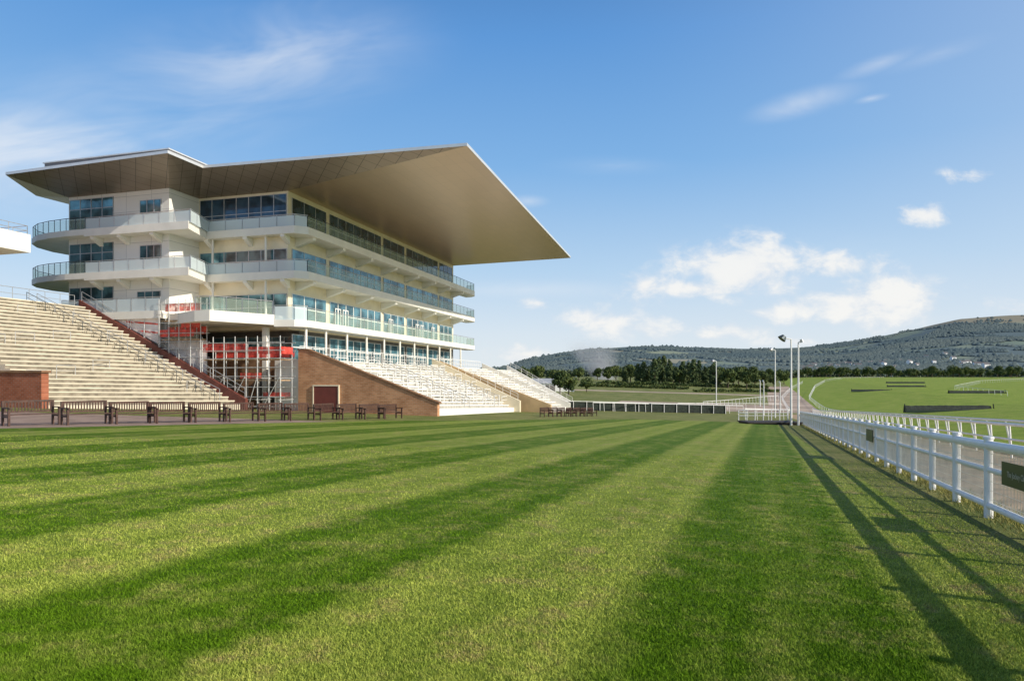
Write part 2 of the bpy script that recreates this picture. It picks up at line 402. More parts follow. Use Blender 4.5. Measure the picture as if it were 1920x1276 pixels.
balus([(-.9,-.45),(-4.12,-2.15),(-4.12,-3.1)],5.75,.8,RGL,slab,.9)
bal=MB(); bal.polyF([(-3.2,-6.35),(-3.2,-13.9),(-2.485,-13.9),(-2.485,-6.35)],5.5,5.95)
slab=bal.obj('balcony',WHITE,gs)
balus([(-3.14,-6.4),(-3.14,-13.8)],5.95,.8,RGW,slab,1.1)
for (h0,h1) in ((8.36,10.55),(5.45,7.9)):
    for s,t in ((-.35,-1.3),(-.35,-5.1)):
        m=MB(); m.tube(F(s,t,h0),F(s,t,h1),.12,10); m.obj('column',WHITE,gs,smooth=False)
m=MB(); m.boxF(-.7,-.4,-1.3,-1.0,-.2,5.04); m.obj('column',WHITE,gs)
for s in (.2,2.4,5,7.7,10.4,13.1,15.8,18.5,21.2,23.9,26.6):
    m=MB(); m.tube(F(s,1.1,3.1),F(s,1.1,5.05),.13,10); m.obj('column',WHITE,gs)
m=MB(); m.boxF(-.0,1.19,-6.4,1.7,-.6,3.1); m.obj('base_wall',BRICKD,gs)
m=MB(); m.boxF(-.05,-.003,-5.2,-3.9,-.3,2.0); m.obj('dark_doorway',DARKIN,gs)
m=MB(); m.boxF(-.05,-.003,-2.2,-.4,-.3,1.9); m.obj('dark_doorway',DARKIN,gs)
# roof
L=(-5.55,-15.2);R2=(-5.54,-3.66);J=(-2.76,-3.78);A=(-2.76,12.4);T=(29.9,11.3)
def P(p,h): return F(p[0],p[1],h)
BK=[(30.5,-.5),(30,-17),(-1,-18.5)]
outer=[(L,13.88),(R2,14.08),(J,14.13),(A,13.85),(T,13.87),(BK[0],13.9),(BK[1],14.2),(BK[2],14.1)]
inner=[((-2.5,-14.02),13.25),((-2.5,-6.38),13.25),((-.01,-6.38),13.25),((-.01,.01),13.25),((27.52,.01),13.25),((27.52,-14.02),13.25)]
r=MB()
th=.16
vt=[P(p,h) for p,h in outer]; vi=[P(p,h) for p,h in inner]
r.cur=0
r.quad(vt[3],vt[4],vi[4],vi[3])
r.quad(vt[4],vt[5],vi[4])
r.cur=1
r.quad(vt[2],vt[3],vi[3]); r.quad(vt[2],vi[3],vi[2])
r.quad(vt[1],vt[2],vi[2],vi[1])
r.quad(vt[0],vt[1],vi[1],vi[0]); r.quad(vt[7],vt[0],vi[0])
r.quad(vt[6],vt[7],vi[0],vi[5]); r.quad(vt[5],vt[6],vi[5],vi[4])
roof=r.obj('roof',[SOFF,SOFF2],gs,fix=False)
r=MB(); 
top=[P((p[0],p[1]),h+th) for p,h in outer]
cen=P((12,-6),14.7)
for i in range(8):
    j=(i+1)%8; r.quad(top[i],top[j],cen)
r.obj('roof_sheet',FASC,roof,fix=False)
r=MB()
for i in range(8):
    j=(i+1)%8
    r.quad(vt[i],vt[j],top[j],top[i])
r.obj('fascia',FASC,roof,fix=False)
m=MB(); m.boxF(-5.0,6,-12.9,-4.1,14.1,14.5); m.obj('rooftop_plant_screen',SCREEN,gs)
m=MB(); m.boxF(-5.05,6.1,-13,-4.05,14.503,14.57); m.obj('rooftop_plant_coping',FASC,gs)
# ------------------------------------------------------------------ terraces
def terrace(name,label,near,far,N,mats,back=None,hb=-1.8):
    e=thing(name,label,'terrace',F(near[0],near[1],0))
    def prof(q):
        s,t0,h0,t1,h1=q; out=[(s,t0,hb)]; mm=[0]; dh=(h1-h0)/(N-1); dt=(t1-t0)/N
        ov=.03
        for i in range(N):
            tt=t0+dt*i; hh=h0+dh*i
            if i:
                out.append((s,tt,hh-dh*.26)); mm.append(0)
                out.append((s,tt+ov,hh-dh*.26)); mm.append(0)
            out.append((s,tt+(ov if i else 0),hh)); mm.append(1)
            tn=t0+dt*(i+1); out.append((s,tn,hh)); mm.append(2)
        if back is not None: out.append((s,back,h1)); mm.append(0)
        out.append((s,out[-1][1],hb)); mm.append(0)
        return out,mm
    a,mm=prof(near); b,_=prof(far)
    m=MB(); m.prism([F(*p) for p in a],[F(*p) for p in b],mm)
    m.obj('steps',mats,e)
    return e
def th_at(near,far,s,t):
    f=(s-near[0])/(far[0]-near[0]); t0=near[1]+(far[1]-near[1])*f; h0=near[2]+(far[2]-near[2])*f
    t1=near[3]+(far[3]-near[3])*f; h1=near[4]+(far[4]-near[4])*f
    return h0+(h1-h0)*(t0-t)/(t0-t1)
LN=(-12,-4.2,.75,-12.2,6.3); LF=(-3.3,-.8,.55,-12.2,6.3)
S1N=(-1.3,10.0,.35,1.8,3.1); S1F=(17.8,9.0,-.3,1.8,3.1)
S2N=(19.8,11.2,-.35,1.8,3.1); S2F=(31,10.6,-.7,1.8,3.1)
S3N=(32.2,10.6,-.7,1.8,3.1); S3F=(40,9.4,-1.0,1.8,3.1)
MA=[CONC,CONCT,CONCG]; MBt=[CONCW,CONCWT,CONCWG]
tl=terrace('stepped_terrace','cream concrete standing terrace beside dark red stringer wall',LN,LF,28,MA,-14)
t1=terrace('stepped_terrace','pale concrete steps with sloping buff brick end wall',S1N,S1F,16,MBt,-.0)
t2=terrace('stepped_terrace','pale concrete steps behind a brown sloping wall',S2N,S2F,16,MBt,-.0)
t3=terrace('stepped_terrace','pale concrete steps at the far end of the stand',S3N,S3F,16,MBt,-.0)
m=MB(); m.boxF(17.8,19.8,0,3.0,-1.8,3.05); m.obj('landing',CONCW,t1)
m=MB(); m.boxF(31,32.2,0,3.0,-1.8,3.05); m.obj('landing',CONCW,t2)
def sidewall(s0,s1,pts,mat,name,par):
    m=MB(); m.prism([F(s0,t,h) for t,h in pts],[F(s1,t,h) for t,h in pts]); return m.obj(name,mat,par)
sidewall(-1.6,-1.303,[(1.76,-.8),(1.76,3.6),(2.3,3.6),(10.3,.62),(10.3,-.8)],BRICK,'brick_wall',t1)
sidewall(-1.64,-1.26,[(1.7,3.603),(1.7,3.68),(2.32,3.68),(10.4,.70),(10.4,.623),(2.3,3.603)],BRICKD,'coping',t1)
sidewall(17.803,18.15,[(1.8,-1.7),(1.8,3.75),(9.5,.25),(9.5,-1.7)],CREAM,'side_wall',t1)
sidewall(19.45,19.797,[(1.8,-1.7),(1.8,3.6),(11.7,-.1),(11.7,-1.7)],TANW,'sloping_wall',t2)
sidewall(31.003,31.3,[(1.8,-1.7),(1.8,3.7),(11,-.3),(11,-1.7)],WHITE,'side_wall',t2)
sidewall(40.003,40.3,[(1.8,-1.7),(1.8,3.7),(9.8,-.6),(9.8,-1.7)],WHITE,'side_wall',t3)
sidewall(-3.297,-3.05,[(-.5,-.6),(-.5,.85),(-12.3,6.75),(-12.3,-.6)],REDW,'stringer_wall',tl)
dr=thing('service_door','dark red double door with thin pale frame in brick wall','door',F(-1.6,3.5,0))
m=MB(); m.boxF(-1.65,-1.603,2.8,4.35,-.2,1.55); m.obj('door_panel',DOORR,dr)
m=MB(); m.boxF(-1.68,-1.604,2.74,2.797,-.2,1.62); m.boxF(-1.68,-1.604,4.353,4.41,-.2,1.62); m.boxF(-1.68,-1.604,2.8,4.35,1.553,1.62); m.obj('door_frame',CREAM,dr)
bw=MB(); bw.polyF([(-12.4,-9.5),(-12.05,-9.5),(-12.05,-4.1),(-12.4,-4.1)],-.5,2.2)
b0=bw.obj('brick_wall',BRICKR,label='red brick wall closing the terrace end',cat='wall')
m=MB(); m.boxF(-12.46,-12.0,-9.6,-4.02,2.203,2.3); m.obj('coping',BRICKD,b0)
def barrier(sa,ta,ha,L=2.0,hh=1.0,mat=STEEL,r=.03):
    base=Vector(F(sa,ta,ha)); e=thing('crush_barrier','grey steel crush barrier standing on terrace steps' if mat is STEEL else 'white steel crush barrier standing on terrace steps','barrier',base,'crush barriers on the terraces')
    d=Vector((D[0],D[1],0))*L/2; z=Vector((0,0,hh))
    for sg in (-1,1):
        m=MB(); m.tube(base+d*sg-Vector((0,0,.1)),base+d*sg+z,r,6); m.obj('leg',mat,e)
    m=MB(); m.tube(base-d+z,base+d+z,r*1.1,6); m.obj('top_rail',mat,e)
    m=MB(); m.tube(base-d+z*.55,base+d+z*.55,r*.8,6); m.obj('middle_rail',mat,e)
for t in (-2.8,-5.6,-8.2,-10.6):
    for s in (-4.6,-7.9,-9.9,-11.4):
        if th_at(LN,LF,s,t)>.9: barrier(s,t,th_at(LN,LF,s,t)-.1,1.7,1.0,STEEL,.022)
for t in (8.4,7.1,5.8,4.5,3.0):
    for i in range(9): barrier(.2+i*2.05+(t*.3)%1,t,th_at(S1N,S1F,.2+i*2.05,t)-.08,2.4,1.1,PAINT,.04)
for t in (9,7.2,5.5,3.8):
    for i in range(5): barrier(20.8+i*2.2,t,th_at(S2N,S2F,20.8+i*2.2,t)-.1,2.4,1.1,PAINT,.045)
    for i in range(3): barrier(33+i*2.4,t-.3,th_at(S3N,S3F,33+i*2.4,t-.3)-.1,2.4,1.1,PAINT,.045)
def handrail(pts,label,mat,hh=.95,step=1.2,r=.03):
    pts=[Vector(p) for p in pts]; e=thing('handrail',label,'handrail',pts[0])
    k=MB()
    for a,b in zip(pts[:-1],pts[1:]):
        k.tube(a+Vector((0,0,hh)),b+Vector((0,0,hh)),r,6); k.tube(a+Vector((0,0,hh*.5)),b+Vector((0,0,hh*.5)),r*.7,5)
        n=max(1,int((b-a).length/step))
        for i in range(n+1):
            p=a+(b-a)*i/n; m=MB(); m.tube(p-Vector((0,0,.1)),p+Vector((0,0,hh)),r*.9,5); m.obj('post',mat,e)
    k.obj('rail',mat,e)
handrail([F(-3.17,-.6,.88),F(-3.17,-12.2,6.7)],'grey steel handrail above dark red stringer wall',STEEL,.95,2.2)
handrail([F(-4.0,-1.6,th_at(LN,LF,-4,-1.6)),F(-6.2,-12.0,6.2)],'steel handrail climbing the cream terrace',STEEL,.95,2)
handrail([F(-4.4,-1.6,th_at(LN,LF,-4.4,-1.6)),F(-6.8,-12.0,6.2)],'steel handrail climbing the cream terrace',DSTEEL,.95,2)
handrail([F(-3.4,-12.5,6.3),F(-12,-12.5,6.3)],'grey steel handrail along the terrace top',STEEL,1.2,1.6)
handrail([F(-1.2,1.6,3.1),F(17,1.6,3.1)],'white handrail along the upper landing',PAINT,1.3,.7,.035)
handrail([F(20,1.6,3.1),F(31,1.6,3.1)],'white handrail along the upper landing',PAINT,1.3,1.0,.04)
handrail([F(17.98,2.2,3.6),F(17.98,9.3,.35)],'white handrail on sloping side wall',PAINT,.8)
for s_ in (5.6,6.6,12,13): handrail([F(s_,2.2,3.0),F(s_,9.2,.1)],'steel handrail down the stand steps',STEEL,1.1,1.6,.04)
handrail([F(40.1,2.2,3.6),F(40.1,9.5,-.45)],'white handrail on sloping side wall',PAINT,.8)
# neighbouring stand
nb=thing('neighbouring_stand','white balcony corner of neighbouring stand above the terrace','grandstand',F(-9,-11,8))
m=MB(); m.boxF(-22,-8.1,-22,-10.1,8.6,9.55); m.obj('balcony',WHITE,nb)
m=MB(); m.boxF(-22,-9,-22,-14,4,14.5); m.obj('wall',BRICKR,nb)
m=MB(); m.tube(F(-9,-12.3,5.8),F(-9,-12.3,8.6),.16,10); m.obj('column',WHITE,nb)
m=MB(); m.boxF(-22,-8.4,-14,-12.7,5,6.9); m.obj('parapet_wall',BRICKR,nb)
k=MB()
for hh in (9.75,10.0): k.tube(F(-8.2,-10.2,hh),F(-20,-10.2,hh),.03,5); k.tube(F(-8.2,-10.2,hh),F(-8.2,-20,hh),.03,5)
for i in range(8): k.tube(F(-8.2-i,-10.2,9.5),F(-8.2-i,-10.2,10.0),.03,5); k.tube(F(-8.2,-10.2-i,9.5),F(-8.2,-10.2-i,10.0),.03,5)
k.obj('railing',STEEL,nb)
# scaffolding
sf=thing('scaffold','steel tube scaffold with red netting and white sheeting below the balcony','scaffold',F(-2.5,-1,0))
def sp(a,b,r=.045,mat=SCAFT):
    m=MB(); m.tube(a,b,r,6); m.obj('scaffold_tube',mat,sf)
for t in np.linspace(-3.6,1.55,8):
    for s in (-3.0,-1.9): sp(F(s,t,-.25),F(s,t,4.35 if s<-2.5 else 4.0),.045)
for s in (-3.0,-1.9):
    for h in (.4,.95,1.5,2.1,2.6,3.1,3.55,4.0): sp(F(s,-3.8,h),F(s,1.8,h),.035)
for t in (-3.6,-2.1,-.7,.1,1.55):
    for h in (.8,2.0,3.1): sp(F(-3.15,t,h),F(-1.75,t,h),.035)
for (a,b) in ((-3.6,-2.1),(-2.1,-.7),(-.7,.1),(.1,1.55)): sp(F(-3.04,a,-.2),F(-3.04,b,2.1),.035)
for t in (-6.4,-5.7,-5.0,-4.2,-3.5):
    for s in (-3.25,-2.75): sp(F(s,t,1.0),F(s,t,6.6),.04)
for h in (3.2,3.7,4.1,4.6,5.2,5.7,6.3):
    for s in (-3.25,-2.75): sp(F(s,-6.6,h),F(s,-3.3,h),.03)
def panel(s,t0,t1,h0,h1,mat=REDN,nm='red_netting',h0b=None,h1b=None,bow=.03,n=10):
    h0b=h0 if h0b is None else h0b; h1b=h1 if h1b is None else h1b
    m=MB()
    for i in range(n):
        f,g=i/n,(i+1)/n
        def q(f,top):
            hh=(h1+(h1b-h1)*f) if top else (h0+(h0b-h0)*f)
            return F(s-bow*abs(math.sin(f*math.pi*n/2.5)),t0+(t1-t0)*f,hh)
        m.quad(q(f,0),q(g,0),q(g,1),q(f,1))
    m.obj(nm,mat,sf,fix=False)
panel(-2.93,-3.7,-.75,3.5,3.95); panel(-2.93,-.6,1.7,3.35,3.75); panel(-1.86,-3.7,1.7,3.2,3.5)
m=MB(); m.quad(F(-3.0,1.62,3.35),F(-1.9,1.62,3.35),F(-1.9,1.62,3.75),F(-3.0,1.62,3.75)); m.obj('red_netting',REDN,sf,fix=False)
panel(-2.93,-1.1,.3,2.0,2.3); panel(-1.84,-.4,1.4,.9,1.2)
panel(-3.2,-6.0,-3.5,5.85,6.3); panel(-3.2,-6.4,-4.0,4.4,4.8); panel(-3.2,-4.9,-3.5,4.9,5.3); panel(-2.7,-6.3,-3.5,4.55,5.0)
panel(-3.0,-11.2,-6.55,6.15,6.28,SHEET,'white_sheeting',3.95,5.5,.02)
panel(-2.6,-6.4,-3.6,3.3,4.2,SHEET,'white_sheeting',2.2,4.2,.02)
panel(-3.03,-9.0,-6.6,5.32,5.42,REDN,'red_netting',5.12,5.22,.0)
panel(-3.03,-8.0,-6.6,4.75,4.85,REDN,'red_netting',4.6,4.7,.0)
for t in (-9.6,-8.6,-7.6,-6.6): sp(F(-3.1,t,5.4+(t+9.6)*-.5),F(-3.1,t,6.5),.03)
for h in (3.02,1.85):
    m=MB(); m.boxF(-2.93,-1.97,-3.55,1.5,h,h+.06); m.obj('scaffold_board',PLANK,sf)
m=MB(); m.boxF(-3.17,-2.83,-6.3,-3.5,4.2,4.26); m.obj('scaffold_board',PLANK,sf)
m=MB(); m.boxF(-3.17,-2.83,-6.3,-3.5,5.3,5.36); m.obj('scaffold_board',PLANK,sf)
# ------------------------------------------------------------------ benches
bn=thing('wooden_bench','dark stained slatted wooden bench on the pavement edge','bench',(0,0,0),'benches along the lawn edge')
for x in (-.85,.85):
    m=MB(); m.box(x-.035,x+.035,-.28,-.21,0,.66); m.box(x-.035,x+.035,.2,.27,0,.95); m.box(x-.04,x+.04,-.34,.2,.66,.71); m.box(x-.03,x+.03,-.209,.199,.33,.4); m.obj('leg',WOOD,bn)
m=MB()
for i in range(5): m.box(-.9,.9,-.24+i*.085,-.17+i*.085,.42,.45)
m.obj('seat',WOOD,bn)
m=MB(); m.box(-.815,.815,.215,.25,.88,.96); m.box(-.815,.815,.215,.25,.5,.56)
for i in range(15): x=-.77+i*.11; m.box(x-.025,x+.025,.222,.243,.56,.88)
m.obj('backrest',WOOD,bn)
p0=Vector((-20.9,29.8)); p1=Vector((-9.3,51.8)); L=(p1-p0).length; dr_=(p1-p0)/L
ang=math.atan2(dr_.y,dr_.x)
NB=12
for i in range(NB):
    p=p0+dr_*(L*i/(NB-1)+random.uniform(-.2,.2)); a=ang+random.uniform(-.08,.08)
    loc=(p.x,p.y,terr(p.x,p.y)+.006)
    if i==0: bn.location=loc; bn.rotation_euler=(0,0,a); bn.scale=(1.15,1.15,1.15)
    else: copy_tree(bn,loc,a,1.15)
for i in range(7):
    x=3.6+i*1.0; y=71.5+i*1.7; copy_tree(bn,(x,y,terr(x,y)+.006),ang+random.uniform(-.1,.1),1.05)
# ------------------------------------------------------------------ rail fence
def fp(Y,w=0): X=XF(Y)+w; return Vector((X,Y,terr(X,Y)))
rf=thing('rail_fence','white rail fence with wire mesh infill along the lawn','fence',fp(3))
Ys=[1.9+1.95*i for i in range(-2,38)]
prev=None
post=None
for Yp in Ys:
    p=fp(Yp); m=MB()
    if post is None:
        m.tube(p-Vector((0,0,.2)),p+Vector((0,0,1.36)),.07,12); m.tube(p+Vector((0,0,1.363)),p+Vector((0,0,1.4)),.085,12,.08)
        post=m.obj('post',PAINT,rf,smooth=False); pbase=p
    else:
        k=post.copy(); COL.objects.link(k); k.location=p-pbase
    if prev is not None:
        a,b=prev,p
        w=MB()
        n=32
        for i in range(1,n):
            c=a+(b-a)*i/n
            w.tube(c+Vector((0,0,.26)),c+Vector((0,0,1.18)),.0055,3)
        for i in range(6):
            z=Vector((0,0,.34+i*.155)); w.tube(a+z,b+z,.005,3)
        w.obj('mesh_panel',MESHW,rf)
    prev=p
up=Vector((0,0,1))
a,b=fp(Ys[0]),fp(Ys[-1])
for nm,h,r in (('top_rail',1.25,.08),('middle_rail',.84,.045),('bottom_rail',.23,.055)):
    m=MB(); m.tube(a+up*h,b+up*h,r,12); m.obj(nm,PAINT,rf,smooth=False)
def sign(Y0,Y1,h0,h1,text=None):
    off=Vector((-.937,.348,0))*.1
    a=fp(Y0)+off; b=fp(Y1)+off
    e=thing('sign_board','dark green sign board fixed to the white rail fence','sign',a+up*h0)
    m=MB(); o=Vector((-.937,.348,0))*.02
    m.prism([a+up*h0,b+up*h0,b+up*h1,a+up*h1],[a+o+up*h0,b+o+up*h0,b+o+up*h1,a+o+up*h1]); m.obj('panel',SIGNG,e)
    if text:
        cu=bpy.data.curves.new('lettering','FONT'); cu.body=text; cu.size=.125; cu.align_x='CENTER'; cu.align_y='CENTER'; cu.extrude=.001
        tmp=bpy.data.objects.new('tmp_text',cu); COL.objects.link(tmp)
        bpy.context.view_layer.update()
        me=bpy.data.meshes.new_from_object(tmp.evaluated_get(bpy.context.evaluated_depsgraph_get()))
        bpy.data.objects.remove(tmp)
        o2=bpy.data.objects.new('lettering',me); COL.objects.link(o2); me.materials.clear(); me.materials.append(STEEL); o2.parent=e
        c=(a+b)/2+o*1.3+up*((h0+h1)/2)
        o2.location=c-Vector(ORG[e.name])
        nz=Vector((-.937,.348,0)).normalized(); xx=(a-b).normalized(); yy=nz.cross(xx)
        if yy.z<0: xx=-xx; yy=nz.cross(xx)
        o2.rotation_euler=Matrix((xx,yy,xx.cross(yy))).transposed().to_euler()
sign(9.3,10.6,.7,1.06,'The Jockey Club'); sign(23.4,24.9,.68,1.1)
def runrail(pts,label,h=1.2,step=3.,r=.05,lean=.25,maxp=100,h2=None):
    P3=[Vector((x,y,terr(x,y))) for x,y in pts]
    e=thing('running_rail',label,'rail',P3[0],'white running rails')
    k=MB()
    segs=[]
    for a,b in zip(P3[:-1],P3[1:]):
        n=max(1,int((b-a).length/step))
        for i in range(n):
            q=a+(b-a)*i/n; q.z=terr(q.x,q.y); segs.append(q)
    segs.append(P3[-1])
    for a,b in zip(segs[:-1],segs[1:]):
        k.tube(a+up*h,b+up*h,r,6)
        if h2: k.tube(a+up*h2,b+up*h2,r*.6,6)
    k.obj('rail',PAINT,e)
    base=None
    for i,q in enumerate(segs[:maxp]):
        if base is None:
            m=MB(); m.tube(q+Vector((lean,0,-.1)),q+up*h,.04,5); base=m.obj('post',PAINT,e); b0=q
        else:
            c=base.copy(); COL.objects.link(c); c.location=q-b0
def wl(w,ys_): return [(XF(y)+w,y) for y in ys_]
runrail(wl(5.2,[2,40,80,110])+[(XF(130)+5.2,130)],'long white plastic running rail beside gravel path',1.25,2.2,.065,.1,100,.7)
runrail(wl(8.2,[5,40,80,110])+[(XF(130)+8.2,130)],'long white plastic running rail beside turf',1.2,3,.06)
runrail([(XF(130)+8.2,130),(XF(200)+9,200),(XF(300)+18,300),(XF(400)+31,400),(XF(480)+50,480),(XF(540)+90,540)],'white rail curving along the far turf',1.2,5,.035,.1)
runrail([(XF(135)+1,135),(XF(200)+1,200),(XF(300)+8,300),(XF(400)+18,400)],'white rail along the far track',1.2,5,.035,.1)
runrail([(XF(180)+60,180),(XF(230)+60,230),(XF(330)+100,330),(XF(420)+160,420)],'white rail dividing the course turf',1.3,5,.04,.1)
runrail([(XF(230)+90,230),(XF(300)+130,300),(XF(400)+210,400)],'white rail dividing the course turf',1.3,5,.04,.1)
runrail([(150,190),(215,240),(300,330)],'white rail dividing the course turf',1.3,5,.04,.1)
runrail([(14,118),(20,121),(30,126),(38,128),(44,130)],'white rail at the lawn end',1.5,2.2,.07,.1)
runrail([(30,88),(36,92),(40,98)],'white rail near the deck',1.4,2.2,.06,.1)
runrail([(34,140),(60,152)],'white rail across the hardstanding',1.4,2.6,.05,.1)
runrail([(42,150),(60,175),(78,200)],'white rail across the hardstanding',1.4,2.6,.05,.1)
bf=thing('board_fence','dark board fence with white posts and top rail','fence',(10,120,terr(10,120)))
pp=[Vector((6+i*2.4,119+i*.55,0)) for i in range(15)]
for q in pp: q.z=terr(q.x,q.y)
for i,q in enumerate(pp):
    m=MB(); m.box(q.x-.05,q.x+.05,q.y-.2,q.y-.06,q.z-.1,q.z+1.6); m.obj('post',PAINT,bf)
    if i<14:
        r_=pp[i+1]; m=MB(); m.prism([q+up*.02,r_+up*.02,r_+up*1.5,q+up*1.5],[v+Vector((0,.08,0)) for v in (q+up*.02,r_+up*.02,r_+up*1.5,q+up*1.5)]); m.obj('board',BRUSH,bf)
m=MB(); m.tube(pp[0]+up*1.6,pp[-1]+up*1.6,.05,6); m.obj('top_rail',PAINT,bf)
dk=thing('viewing_deck','low dark timber deck with white railings at the lawn end','deck',(24,68,terr(24,68)))
dz=terr(22,68)+.12
m=MB(); m.box(23.6,29,68,71.5,dz-.1,dz); m.obj('deck_floor',DECKW,dk)
m=MB(); m.box(23.7,28.9,68.1,71.4,dz-1,dz-.103); m.obj('deck_base',DECKW,dk)
k=MB()
for hh in (.5,.8,1.1): k.tube((23.7,71.4,dz+hh),(28.9,71.4,dz+hh),.03,5); k.tube((23.7,68.5,dz+hh),(23.7,71.4,dz+hh),.03,5)
k.obj('rail',PAINT,dk)
for i in range(7):
    x=23.7+i*.86; m=MB(); m.tube((x,71.4,dz),(x,71.4,dz+1.15),.045,6); m.obj('post',PAINT,dk)
def lamp(X,Y,ztop,hs,label,dish=True):
    z=terr(X,Y); e=thing('lamp_post',label,'lamp post',(X,Y,z),'tall lamp posts by the track')
    m=MB(); m.tube((X,Y,z-.2),(X,Y,ztop),.11,10,.07); m.obj('pole',PAINT,e)
    m=MB(); m.tube((X,Y,ztop),(X-hs*.7,Y-.1,ztop+.1),.05,6); m.obj('arm',PAINT,e)
    m=MB(); c=Vector((X-hs*.8,Y-.1,ztop+.12)); m.tube(c+up*.18,c-up*.12-Vector((hs*.3,0,0)),.16*abs(hs)+.1,12,.42*abs(hs)+.05); m.obj('lamp_head',STEEL if dish else DSTEEL,e)
lamp(27.6,67.5,6.0,.9,'white pole with dark dish floodlight beside the deck',False)
lamp(28.4,67.7,5.7,-.3,'white pole with small floodlight beside the deck')
lamp(42.4,110,6.9,.7,'white pole with dish floodlight by the track')
lamp(41.9,140,6.0,.7,'white pole with dish floodlight by the track')
for (X,Y,zt) in ((45,122,1.8),(55,140,1.6),(60,165,2.0)): lamp(X,Y,zt,.2,'thin white pole by the track')
def jump(X,Y,W,H,label):
    z=terr(X,Y); e=thing('jump_fence',label,'jump',(X,Y,z),'brush jumps on the course')
    m=MB(); n=int(W/.35)
    x0=X-W/2
    for i in range(n):
        a=x0+W*i/n; b=x0+W*(i+1)/n; h1=H*random.uniform(.93,1.04)
        m.prism([(a,Y-.6,z-.2),(b,Y-.6,z-.2),(b,Y+.6,z-.2),(a,Y+.6,z-.2)],[(a+.01,Y-.1,z+h1),(b-.01,Y-.1,z+h1),(b-.01,Y+.4,z+h1),(a+.01,Y+.4,z+h1)])
    m.obj('brush',BRUSH,e)
    m=MB(); m.box(X-W/2-.3,X+W/2+.3,Y-.9,Y-.75,z-.2,z+.22); m.obj('take_off_board',SIGNG,e)
    for sg in (-1,1):
        m=MB(); m.tube((X+sg*(W/2+.25),Y-.5,z-.1),(X+sg*(W/2+.25),Y-.3,z+H+.25),.09,6); m.obj('wing_post',BRUSH,e)
jump(71.5,112,14,.95,'dark brush steeplechase jump on the turf'); jump(136,200,16,.75,'dark brush jump farther along the turf')
jump(122,232,13,.6,'dark brush jump in the far turf'); jump(150,260,14,.6,'dark brush jump in the far turf'); jump(190,330,18,.7,'dark brush jump near the far rails')
# ------------------------------------------------------------------ hills
HK=[(u-960)/1280 for u in (-800,600,935,1000,1050,1100,1210,1300,1420,1500,1560,1620,1700,1760,1800,1860,1920,2100,2500,3000)]
HE=[(715-v)/1280 for v in (700,700,690,672,662,655,650,652,654,652,647,638,621,607,598,593,590,588,600,620)]
def hillz(X,Y):
    k=X/Y; e=float(np.interp(k,HK,HE)); YR=2700
    x=(Y-950)/(YR-950)
    nz=mnoise.fractal(Vector((X/420,Y/420,3)),1,2,4)
    if x<0: return 2+x*60
    S=x*(.55+.45*x) if x<1 else 1-(x-1)*.5
    return 4+ e*YR*S + nz*10*min(x*2,1)*(1 if x<.8 else .35)
KS=np.linspace(-.75,1.5,260); YR_=list(np.linspace(930,2700,46))+[2900,3300,4000]
mb=MB()
for Y in YR_:
    for k in KS: mb.v.append((k*Y,Y,hillz(k*Y,Y)))
n=len(KS)
for j in range(len(YR_)-1):
    for i in range(n-1): a=j*n+i; mb.face([a,a+1,a+1+n,a+n])
m,t,b,pos=newmat('hillside_fields')  # aerial haze is painted into the bluish field and wood colours
vo=t.new('ShaderNodeTexVoronoi'); vo.inputs['Scale'].default_value=.0055; t.l.new(pos,vo.inputs['Vector'])
vd=t.new('ShaderNodeTexVoronoi',feature='DISTANCE_TO_EDGE'); vd.inputs['Scale'].default_value=.0055; t.l.new(pos,vd.inputs['Vector'])
sepc=t.new('ShaderNodeSeparateColor'); t.l.new(vo.outputs['Color'],sepc.inputs[0])
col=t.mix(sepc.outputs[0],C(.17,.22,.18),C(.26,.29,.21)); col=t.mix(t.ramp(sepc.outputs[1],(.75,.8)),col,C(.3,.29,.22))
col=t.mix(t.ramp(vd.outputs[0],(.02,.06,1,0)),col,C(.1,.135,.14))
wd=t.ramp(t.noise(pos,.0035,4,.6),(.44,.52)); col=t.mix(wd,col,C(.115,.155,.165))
sz_=t.new('ShaderNodeSeparateXYZ'); t.l.new(pos,sz_.inputs[0])
col=t.mix(t.ramp(t.math('MULTIPLY_ADD',t.noise(pos,.01,3),60.,sz_.outputs[2]),(225,262,0,.85)),col,C(.28,.25,.18))
t.put(b.inputs['Base Color'],col); b.inputs['Roughness'].default_value=.95; b.inputs['Specular IOR Level'].default_value=.05
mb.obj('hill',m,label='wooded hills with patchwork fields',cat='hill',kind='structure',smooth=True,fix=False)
octv=np.array([(1,0,0),(0,1,0),(-1,0,0),(0,-1,0),(0,0,1.1),(0,0,-.4)],float); octf=np.array([(0,1,4),(1,2,4),(2,3,4),(3,0,4)])
Vs=[];Fs=[];cnt=0
rr=random.Random(3)
while cnt<24000:
    k=rr.uniform(-.05,.95); Y=950+1750*rr.random()**.8; X=k*Y
    q=mnoise.fractal(Vector((X/350,Y/260,9)),1,2,4)
    line=abs(math.sin(Y/70+2*math.sin(X/160)))<.07 or abs(math.sin(X/95+Y/300))<.05
    if q<.06 and not line: continue
    s=rr.uniform(4,8); z=hillz(X,Y)
    if z>205 and rr.random()<.8: continue
    Vs.append(octv*np.array([s*rr.uniform(.8,1.3),s,s*rr.uniform(.7,1.1)])+np.array([X,Y,z+s*.1])); Fs.append(octf+cnt*6); cnt+=1
npmesh('woodland',np.concatenate(Vs),np.concatenate(Fs),LEAFH,'dark woodland covering the hillsides','woodland','stuff',3)
